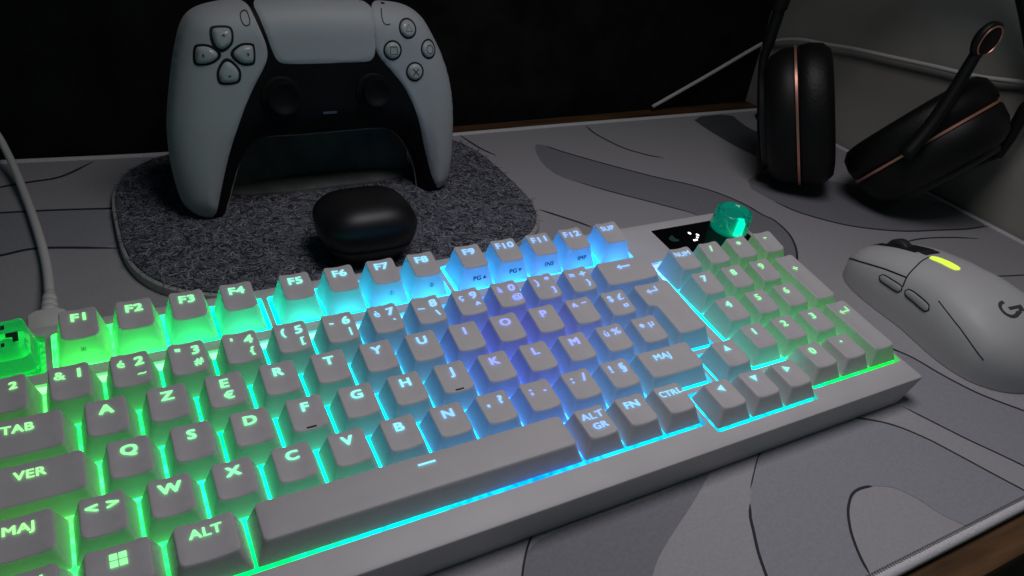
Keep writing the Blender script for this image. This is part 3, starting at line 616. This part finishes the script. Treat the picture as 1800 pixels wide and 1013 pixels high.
rf = random.Random(3); V = []; F = []; FM = []      # loose wool fibres felted into the surface
for i in range(15000):
    x = rf.uniform(-6.1, 6.1); y = rf.uniform(-4.7, 4.7)
    if abs(x/6.1)**3.3+abs(y/4.7)**3.3 > 1: continue
    an = rf.uniform(0, 6.28); cv = rf.uniform(-3.5, 3.5); L_ = rf.uniform(.12, .42); wd = rf.uniform(.008, .020); z = .302+rf.uniform(0, .02); b = len(V); k = 5
    for j in range(k):
        V += [(x-math.sin(an)*wd, y+math.cos(an)*wd, z), (x+math.sin(an)*wd, y-math.cos(an)*wd, z)]
        x += math.cos(an)*L_/k; y += math.sin(an)*L_/k; an += cv*L_/k*2.2
    F += [(b+2*j, b+2*j+2, b+2*j+3, b+2*j+1) for j in range(k-1)]; FM += [rf.choice((0, 0, 1, 1, 2))]*(k-1)
fb = build('wool_fibres', V, F, [mat('dark_wool', (.05, .053, .065), .95, spec=.05), mat('grey_wool', (.20, .21, .25), .95, spec=.05), mat('pale_wool', (.34, .36, .42), .95, spec=.05)], fp, fm=FM, smooth=False, sharp='keep'); fb['kind'] = 'stuff'

# ------------------------------------------------------------------ game controller
a = math.radians(10); O = Vector((8.7, 13.6, .2))
cmx = Matrix(((1, 0, 0, O.x*S), (0, math.sin(a), -math.cos(a), O.y*S), (0, math.cos(a), math.sin(a), O.z*S), (0, 0, 0, 1)))
GC = thing('game_controller', 'white and black game controller standing upright on the grey felt pad', 'game controller', mx=cmx)
T = TRACE['CTRL']
body = smoothloop(T['body'], 1)
def hbody(P, lift=0.):
    P = np.asarray(P); d = segdist(P, body); ins_ = np.array([inside(tuple(p), body) for p in P]); d = np.where(ins_, d, 0)
    R = 1.0; q = np.clip(1-d/R, 0, 1)
    return .80*np.sqrt(1-q**2)+lift
def hpt(x, y): return float(hbody([(x, y)])[0])
puff('body', body, M['cblack'], GC, lambda P: hbody(P), back=lambda P: .9*hbody(P), step=.09)
def shell(name, outline, m, lift, fall=.07, step=.09, grow=0.):
    ol = smoothloop(outline, 2)
    if grow:
        P = np.array(ol); tt = np.roll(P, -1, 0)-np.roll(P, 1, 0); nr = np.stack([-tt[:, 1], tt[:, 0]], 1); nr /= np.linalg.norm(nr, axis=1)[:, None]
        ar = .5*np.sum(P[:, 0]*np.roll(P[:, 1], -1)-P[:, 1]*np.roll(P[:, 0], -1)); P = P-nr*grow*(1 if ar > 0 else -1); ol = [tuple(p) for p in P]
    def hf(P):
        d = segdist(P, ol); q = np.clip(1-d/fall, 0, 1); return hbody(P)+lift*np.sqrt(1-q**2)+.010*q
    return puff(name, ol, m, GC, hf, step=step)
shell('left_shell', T['left'], M['shell'], .07, grow=.02); shell('right_shell', T['right'], M['shell'], .07, grow=.02)
shell('touchpad', T['pad'], M['shell'], .05)
ar = catmull([(x, y, hpt(x, y)*.2-.05) for x, y in T['arch']], 5)
tube('trim_edge', ar, .035, M['shell'], GC, seg=8)
def scaled(pts, k):
    cx = sum(p[0] for p in pts)/len(pts); cy = sum(p[1] for p in pts)/len(pts); return [(cx+(x-cx)*k, cy+(y-cy)*k) for x, y in pts]
for q, arr in zip(T['dpad'], ((0, 1), (-1, 0), (1, 0), (0, -1))):
    ol = smoothloop(q, 2); cx = sum(p[0] for p in q)/len(q); cy = sum(p[1] for p in q)/len(q)
    groove = scaled(ol, 1.24)
    puff('button_groove', groove, M['cgroove'], GC, lambda P: hbody(P)+.078, step=.1)
    inner = scaled(ol, .97)
    def hf(P, inner=inner):
        d = segdist(P, inner); qq = np.clip(1-d/.16, 0, 1); return hbody(P)+.085+.11*np.sqrt(1-qq**2)
    b = puff('direction_button', inner, M['cbutton'], GC, hf, step=.05)
    tri = [(cx+arr[0]*.07*1+(-arr[1])*s*.055-arr[0]*t*.06, cy+arr[1]*.07+arr[0]*s*.055-arr[1]*t*.06) for s, t in ((0, 0), (1, 1), (-1, 1))]
    build('arrow_mark', [(x, y, hpt(x, y)+.205) for x, y in tri], [(0, 1, 2)], M['symbol'], b, smooth=False)
circ = lambda x, y, r, n=28, sx=1: [(x+r*sx*math.cos(2*math.pi*k/n), y+r*math.sin(2*math.pi*k/n)) for k in range(n)]
def stroke3(pts, wd, zf, closed=True):
    P = [Vector(p) for p in pts]; n = len(P); v = []; f = []
    for i, p in enumerate(P):
        a_ = P[i-1] if (closed or i) else p; b_ = P[(i+1) % n] if (closed or i < n-1) else p
        t = (b_-a_).normalized(); q = Vector((-t.y, t.x))*wd/2; v += [p-q, p+q]
    for i in range(n if closed else n-1): j = (i+1) % n; f.append((2*i, 2*j, 2*j+1, 2*i+1))
    return [(p.x, p.y, zf(p.x, p.y)) for p in v], f
for (cx, cy), sy in zip(T['act'], ('tri', 'sq', 'circ', 'x')):
    r = .235
    puff('button_groove', circ(cx, cy, r*1.22), M['cgroove'], GC, lambda P: hbody(P)+.078, step=.1)
    ol = circ(cx, cy, r)
    def hf(P, ol=ol):
        d = segdist(P, ol); qq = np.clip(1-d/.08, 0, 1); return hbody(P)+.085+.09*np.sqrt(1-qq**2)
    b = puff('action_button', ol, M['cbutton'], GC, hf, step=.05)
    zf = lambda x, y: hpt(x, y)+.182
    if sy == 'tri': v, f = stroke3([(cx+.125*math.cos(math.radians(t)), cy-.01+.125*math.sin(math.radians(t))) for t in (90, 210, 330)], .028, zf)
    elif sy == 'sq': v, f = stroke3([(cx-.105, cy-.105), (cx+.105, cy-.105), (cx+.105, cy+.105), (cx-.105, cy+.105)], .028, zf)
    elif sy == 'circ': v, f = stroke3(circ(cx, cy, .12, 20), .026, zf)
    else:
        v, f = stroke3([(cx-.1, cy-.1), (cx+.1, cy+.1)], .028, zf, False); v2, f2 = stroke3([(cx-.1, cy+.1), (cx+.1, cy-.1)], .028, lambda x, y: zf(x, y)+.002, False)
        f = f+[tuple(i+len(v) for i in t) for t in f2]; v = v+v2
    build('button_symbol', v, f, M['symbol'], b, smooth=False)
for nm, key in (('create_button', 'create'), ('options_button', 'options')):
    v, f = stroke3(smoothloop(T[key], 2, key == 'create'), .028, lambda x, y: hpt(x, y)+.08, key == 'create')
    build(nm, v, f, M['cgroove'], GC, smooth=False)
for (cx, cy), rr in zip(T['stick'], (.50, .46)):
    z = hpt(cx, cy)
    st = lathe('thumbstick', [(rr*1.12, -.05), (rr*1.12, .05), (rr*.95, .09), (rr*.6, .05), (rr*.5, .05), (rr*.5, .22), (rr*.86, .28), (rr*.92, .34), (rr*.86, .41), (rr*.72, .40), (rr*.6, .35), (.05, .33)], M['cblack'], GC, loc=(cx, cy, z), seg=36)
bc, bl, br = T['bar']
z = hpt(*bc)+.03
puff('mute_light', rpoly([(bl[0], bc[1]-.035), (br[0], bc[1]-.035), (br[0], bc[1]+.035), (bl[0], bc[1]+.035)], .03), M['ledoff'], GC, lambda P: hbody(P)+.025, step=.05)
sx_, sy_ = T['speaker'][0]; sv = []; sf = []
for r in range(3):
    for c in range(5):
        p = circ(sx_+(c-2)*.12+(.06 if r % 2 else 0), sy_+(r-1)*.09, .018, 8); b = len(sv); sv += [(x, y, hpt(x, y)+.008) for x, y in p]; sf.append(list(range(b, b+8)))
build('speaker_grille', sv, sf, M['cgroove'], GC, smooth=False)

# dark clear stand behind the controller
stand = thing('controller_stand', 'dark smoky plastic stand holding the game controller from behind', 'stand', (8.8, 14.9, .32))
sv = []; sf = []; nx, nz = 60, 14
for j in range(nz+1):
    for i in range(nx+1):
        t = i/nx; x = -3.0+6.0*t; zz = j/nz; wav = .10*abs(math.sin(t*math.pi*6))
        sv.append((x, .55*zz+.5*(1-4*(t-.5)**2)-.2+.03*math.sin(t*40), zz*(2.75+wav)))
for j in range(nz):
    for i in range(nx): q = j*(nx+1)+i; sf.append((q, q+1, q+nx+2, q+nx+1))
n = len(sv); sv += [(x, y+.12, z) for x, y, z in sv]; sf += [tuple(i+n for i in f[::-1]) for f in list(sf)]
bd = list(range(nx+1))+[j*(nx+1)+nx for j in range(1, nz+1)]+[nz*(nx+1)+i for i in range(nx-1, -1, -1)]+[j*(nx+1) for j in range(nz-1, 0, -1)]
sf += [(bd[i], bd[(i+1) % len(bd)], bd[(i+1) % len(bd)]+n, bd[i]+n) for i in range(len(bd))]
build('back_plate', sv, sf, M['smoke'], stand)
prism('base_plate', sqe(3.0, 1.0, 4, 48, (0, .3)), 0, .10, M['smoke'], stand, bevel=.03)

# ------------------------------------------------------------------ earbud case
eb = thing('earbud_case', 'small black pebble-shaped earbud charging case lying on the felt pad', 'earbud case', (8.74, 10.12, .31))
def superell(name, a, b, c, z0, z1, m, parent, e1=2.6, e2=3.2):
    verts = []; faces = []; nu, nv = 56, 26
    for j in range(nv+1):
        ph = -math.pi/2+math.pi*j/nv; cz = math.copysign(abs(math.sin(ph))**(2/e1), math.sin(ph)); cr = abs(math.cos(ph))**(2/e1)
        zz = max(z0, min(z1, c*cz))
        if c*cz > z1 or c*cz < z0: cr = (1-abs(zz/c)**e1)**(1/e1)*(.97 if abs(c*cz) > abs(zz)+.02 else 1)
        for i in range(nu):
            th = 2*math.pi*i/nu; cx = math.copysign(abs(math.cos(th))**(2/e2), math.cos(th)); cy = math.copysign(abs(math.sin(th))**(2/e2), math.sin(th))
            tp_ = 1-.16*max(0, -zz/c-(-.3))*.8
            verts.append((a*cr*cx*tp_, b*cr*cy*tp_, c+zz))
    for j in range(nv):
        for i in range(nu): k = (i+1) % nu; faces.append((j*nu+i, j*nu+k, (j+1)*nu+k, (j+1)*nu+i))
    faces.append(list(range(nu))); faces.append([nv*nu+i for i in range(nu)])
    return build(name, verts, faces, m, parent)
superell('bottom_shell', 1.36, 1.16, .92, -.92, -.22, M['bud'], eb); superell('lid', 1.365, 1.165, .92, -.195, .92, M['bud'], eb)
prism('seam', sqe(1.17, 1.0, 3.2, 60), .66, .76, M['seam'], eb)

# ------------------------------------------------------------------ mouse
ms = thing('computer_mouse', 'white wireless mouse with a lime light bar, right of the keyboard', 'mouse', mx=Matrix.Translation(Vector((23.39, 2.13, 0.02))*S) @ Matrix.Rotation(math.radians(-5), 4, 'Z'))
Lm, = (6.4,)
def interp(xs, ys, t): return float(np.interp(t, xs, ys))
SS = np.linspace(0, 1, 11)
Wd = [.0, 1.28, 1.46, 1.50, 1.46, 1.42, 1.47, 1.60, 1.66, 1.45, .0]
Hd = [.0, 1.18, 1.52, 1.78, 1.96, 2.06, 2.08, 1.98, 1.74, 1.22, .0]
def msurf(s, ph, lift=0.):
    """s 0 front .. 1 back, ph 0 (right base) .. pi (left base)"""
    e = .30
    def prof(A, p): # smooth interpolation with round ends
        t = np.clip(s, 0, 1)
        base = sum(0 for _ in ())
        cs = np.interp(t, SS, p)
        return cs
    # rounded ends: superellipse envelope times slow profile
    u = abs(2*s-1); env = max(0., 1-u**4.2)**.5
    ws = np.interp(s, [0, .12, .3, .5, .72, .88, 1], [1.52, 1.54, 1.52, 1.50, 1.72, 1.80, 1.72]); hs = np.interp(s, [0, .15, .3, .45, .6, .75, .9, 1], [1.24, 1.43, 1.70, 1.88, 1.95, 1.88, 1.64, 1.42])
    wv = ws*env; hv = hs*(max(0., 1-u**5)**.42)
    c, sn = math.cos(ph), math.sin(ph)
    x = math.copysign(abs(c)**.72, c)*wv; z = abs(sn)**.62*hv
    # side walls tuck in below
    tuck = 1-.10*max(0, 1-z/(.8*hs))
    y = Lm*(.5-s)
    p = Vector((x*tuck, y, z))
    if lift:
        n_ = Vector((x/(wv*wv+1e-4), (.5-s)*.15, z/(hv*hv+1e-4)+.05)).normalized(); p += n_*lift
    return p
def sm(name, s0, s1, p0, p1, m, lift, ns, np_, parent=ms, thick=True):
    V = []; F = []
    for i in range(ns+1):
        for j in range(np_+1): V.append(tuple(msurf(s0+(s1-s0)*i/ns, p0+(p1-p0)*j/np_, lift)))
    for i in range(ns):
        for j in range(np_): q = i*(np_+1)+j; F.append((q, q+1, q+np_+2, q+np_+1))
    return build(name, V, F, m, parent)
# body
ss = [.5-.5*math.cos(math.pi*i/70) for i in range(71)]; V = []; F = []; NP = 64
for s in ss:
    for j in range(NP+1): V.append(tuple(msurf(s, math.pi*j/NP)))
for i in range(70):
    for j in range(NP): q = i*(NP+1)+j; F.append((q, q+1, q+NP+2, q+NP+1))
build('mouse_shell', V, F, M['mouse'], ms)
build('skate_base', [tuple(msurf(s, 0)*.985+Vector((0, 0, -.01))) for s in ss]+[tuple(msurf(s, math.pi)*.985+Vector((0, 0, -.01))) for s in ss[::-1]], [list(range(142))], M['seam'], ms)
def mline(name, pts, wd, m, lift=.012, parent=ms, n=10):
    P = [msurf(s, p, lift) for s, p in [(q[0], q[1]) for q in catmull([(a, b, 0) for a, b in pts], n)]]
    return tube(name, [tuple(p) for p in P], wd, m, parent, seg=6)
PI = math.pi
mline('button_seam', [(.035, .86*PI), (.12, .835*PI), (.25, .81*PI), (.34, .795*PI), (.41, .785*PI)], .022, M['seam'], .004)
mline('button_seam', [(.375, .53*PI), (.385, .60*PI), (.40, .68*PI), (.412, .78*PI), (.425, .85*PI)], .02, M['seam'], .004)
mline('side_crease', [(.60, .80*PI), (.70, .825*PI), (.80, .855*PI), (.88, .89*PI)], .014, M['seam'], .0)
mline('button_seam', [(.02, .5*PI), (.07, .5*PI), (.10, .5*PI)], .03, M['seam'], .004)
def sidebtn(s0, s1):
    n = 14; ol = []
    V = []; F = []
    for i in range(n+1):
        t = i/n; s = s0+(s1-s0)*t; wdt = .022*PI*max(.0, 1-abs(2*t-1)**6)**.5+.001
        pc = .866*PI+.008*PI*t+.03*(s-.3)
        for j in range(7): q = j/6*2-1; V.append(tuple(msurf(s, pc+q*wdt, .035*(1-abs(q)**4)*max(0, 1-abs(2*t-1)**8)+.0)))
    for i in range(n):
        for j in range(6): q = i*7+j; F.append((q, q+1, q+8, q+7))
    b = build('side_button', V, F, M['mouse_side'], ms)
    P = []
    for i in range(n+1): t = i/n; s = s0+(s1-s0)*t; P.append(msurf(s, .866*PI+.008*PI*t+.03*(s-.3)+.026*PI*max(.0, 1-abs(2*t-1)**6)**.5, .004))
    for i in range(n, -1, -1): t = i/n; s = s0+(s1-s0)*t; P.append(msurf(s, .866*PI+.008*PI*t+.03*(s-.3)-.026*PI*max(.0, 1-abs(2*t-1)**6)**.5, .004))
    tube('button_gap', [tuple(p) for p in P], .018, M['seam'], b, seg=6, closed=True)
sidebtn(.30, .43); sidebtn(.445, .59)
# wheel, slot, light bar, logo
V = []; F = []
wc = msurf(.20, PI/2); 
lathe('scroll_wheel', [(.3, -.17), (.40, -.16), (.44, -.10), (.44, .10), (.40, .16), (.3, .17)], M['rubber'], ms, loc=(0, wc.y+.02, wc.z-.27), mx=Matrix.Rotation(PI/2, 3, 'Y'), seg=36)
sm('wheel_slot', .10, .31, PI/2-.16, PI/2+.16, M['seam'], .006, 12, 6)
sm('mode_button', .312, .355, PI/2-.10, PI/2+.10, M['rubber'], .03, 6, 4)
def strip(name, s0, s1, hwid, m, lift):
    V = []; F = []; n = 24
    for i in range(n+1):
        t = i/n; s = s0+(s1-s0)*t; wdt = hwid*max(0, 1-abs(2*t-1)**5)**.5
        for j in range(5): V.append(tuple(msurf(s, PI/2+.09+(j/2-1)*wdt, lift)))
    for i in range(n):
        for j in range(4): q = i*5+j; F.append((q, q+1, q+6, q+5))
    return build(name, V, F, m, ms)
strip('light_bar', .37, .52, .072, M['lime'], .014)
# round letter mark near the palm rest
V = []; F = []; c_s, c_p = .785, .5*PI+.10
def lp(dx, dy):
    dx *= .82; dy *= .82
    return tuple(msurf(c_s-dy/Lm, c_p-dx/1.75, .008))
n = 26
for i in range(n+1):
    an = math.radians(82+245*i/n); V += [lp(.29*math.cos(an), .32*math.sin(an)), lp(.19*math.cos(an), .20*math.sin(an))]
for i in range(n): F.append((2*i, 2*i+2, 2*i+3, 2*i+1))
b = len(V); V += [lp(.02, .06), lp(.33, .06), lp(.33, -.05), lp(.02, -.05), lp(.22, -.05), lp(.33, -.05), lp(.31, -.17), lp(.20, -.13)]; F += [(b, b+1, b+2, b+3), (b+4, b+5, b+6, b+7)]
build('letter_mark', V, F, M['logo'], ms, smooth=False)

# ------------------------------------------------------------------ headset
H = TRACE['HEAD']
hs = thing('headset', 'black over-ear headset with rose-gold rings and a boom microphone near the wall', 'headset', (27.5, 9.5, 0))
HO = Vector((27.5, 9.5, 0))
def cup(B, Tt, view, side, minor, shell_d, cush_d, ext):
    B = Vector(B); Tt = Vector(Tt); up = (Tt-B); D = up.length; up.normalize(); c = (B+Tt)/2
    v = Vector(view); v = (v-up*v.dot(up)).normalized(); ax = v.cross(up)*side; ax.normalize()
    mx = Matrix((v, up, ax)).transposed(); r = D/2; s = minor/r
    loc = c-HO
    prof_shell = [(r*1.0, .04), (r*1.02, .12), (r*1.0, shell_d*.45), (r*.93, shell_d*.75), (r*.80, shell_d*.93), (r*.6, shell_d), (.05, shell_d)]
    sh_ = lathe('ear_cup', prof_shell, M['hblack'], hs, loc=loc, mx=mx, sx=s, seg=56, sq=2.25)
    lathe('cup_cap', [(r*.74, shell_d*.90), (r*.72, shell_d+.10), (r*.66, shell_d+.15), (.05, shell_d+.17)], M['hcap'], sh_, loc=loc, mx=mx, sx=s, seg=56, sq=2.25)
    lathe('rose_ring', [(r*.95, -.05), (r*1.04, -.045), (r*1.04, .04), (r*.95, .045)], M['rose'], sh_, loc=loc, mx=mx, sx=s, seg=64, sq=2.25)
    lathe('ear_cushion', [(r*.97, -.04), (r*1.03, -.14), (r*1.05, -cush_d*.4), (r*1.02, -cush_d*.75), (r*.93, -cush_d*.95), (r*.8, -cush_d), (r*.62, -cush_d*.92), (r*.5, -cush_d*.6), (.05, -cush_d*.5)], M['hcushion'], hs, loc=loc, mx=mx, sx=s, seg=56, sq=2.25)
    return c, up, ax, v, r
cL = cup(*H['L'], H['viewL'], 1 if False else -1, 1.9, 1.15, 1.25, 0)
cR = cup(*H['R'], H['viewR'], 1, 2.1, 1.35, 1.2, 0)
bl_ = [Vector(p)-HO for p in H['bandL']]; br_ = [Vector(p)-HO for p in H['bandR']]
top = [Vector((26.2, 12.4, 9.2))-HO, Vector((28.0, 11.0, 10.6))-HO, Vector((29.9, 8.6, 9.2))-HO]
bp_ = catmull([bl_[0]]+bl_[2:]+top+br_[::-1][:], 8)
tube('headband', bp_, .26, M['hblack'], hs, seg=14, radii=[.17 if i < 16 else (.30 if 26 < i < len(bp_)-20 else .22) for i in range(len(bp_))])
for c_, b_ in ((cL, bl_[1]), (cR, br_[0])):
    c0, up, ax, v, r = c_; q = c0+ax*1.1-HO
    tube('yoke', catmull([tuple(b_), tuple((q+b_)/2+ax*.1), tuple(q)], 6), .16, M['hblack'], hs, seg=10)
mc = [Vector(p)-HO for p in H['mic']]
arm = tube('microphone_boom', catmull(mc, 6), .2, M['hblack'], hs, seg=12, radii=[.27-.003*i for i in range(5*6+1)], flat=.8)
tip = mc[-1]; d = (mc[-1]-mc[-2]).normalized(); vw = Vector(H['viewR']); 
nrm = (-(vw)*.75+Vector((.75, -.45, -.1))*.75); nrm = (nrm-d*nrm.dot(d)).normalized(); sd = d.cross(nrm).normalized()
mm = Matrix((sd, d, nrm)).transposed()
mh = lathe('microphone', [(.36, -.2), (.46, -.1), (.48, .06), (.42, .14), (.05, .15)], M['hblack'], arm, loc=tip+d*.12, mx=mm, sx=1.0, sy=1.25, seg=40)
lathe('mic_ring', [(.35, .13), (.365, .165), (.40, .165), (.41, .12)], M['rose'], mh, loc=tip+d*.12, mx=mm, sx=1.0, sy=1.25, seg=40)

# ------------------------------------------------------------------ white cord along the wall
cb = TRACE['WALL']['cable']
o = tube('wall_cord', [(p[0]-25.5, p[1]-18.9, p[2]) for p in catmull(cb, 6)], .085, M['cable_white'], None)
o.location = Vector((25.5, 18.9, 0))*S
tag(o, 'thin white cord looping up behind the headset and across the wall', 'cord')
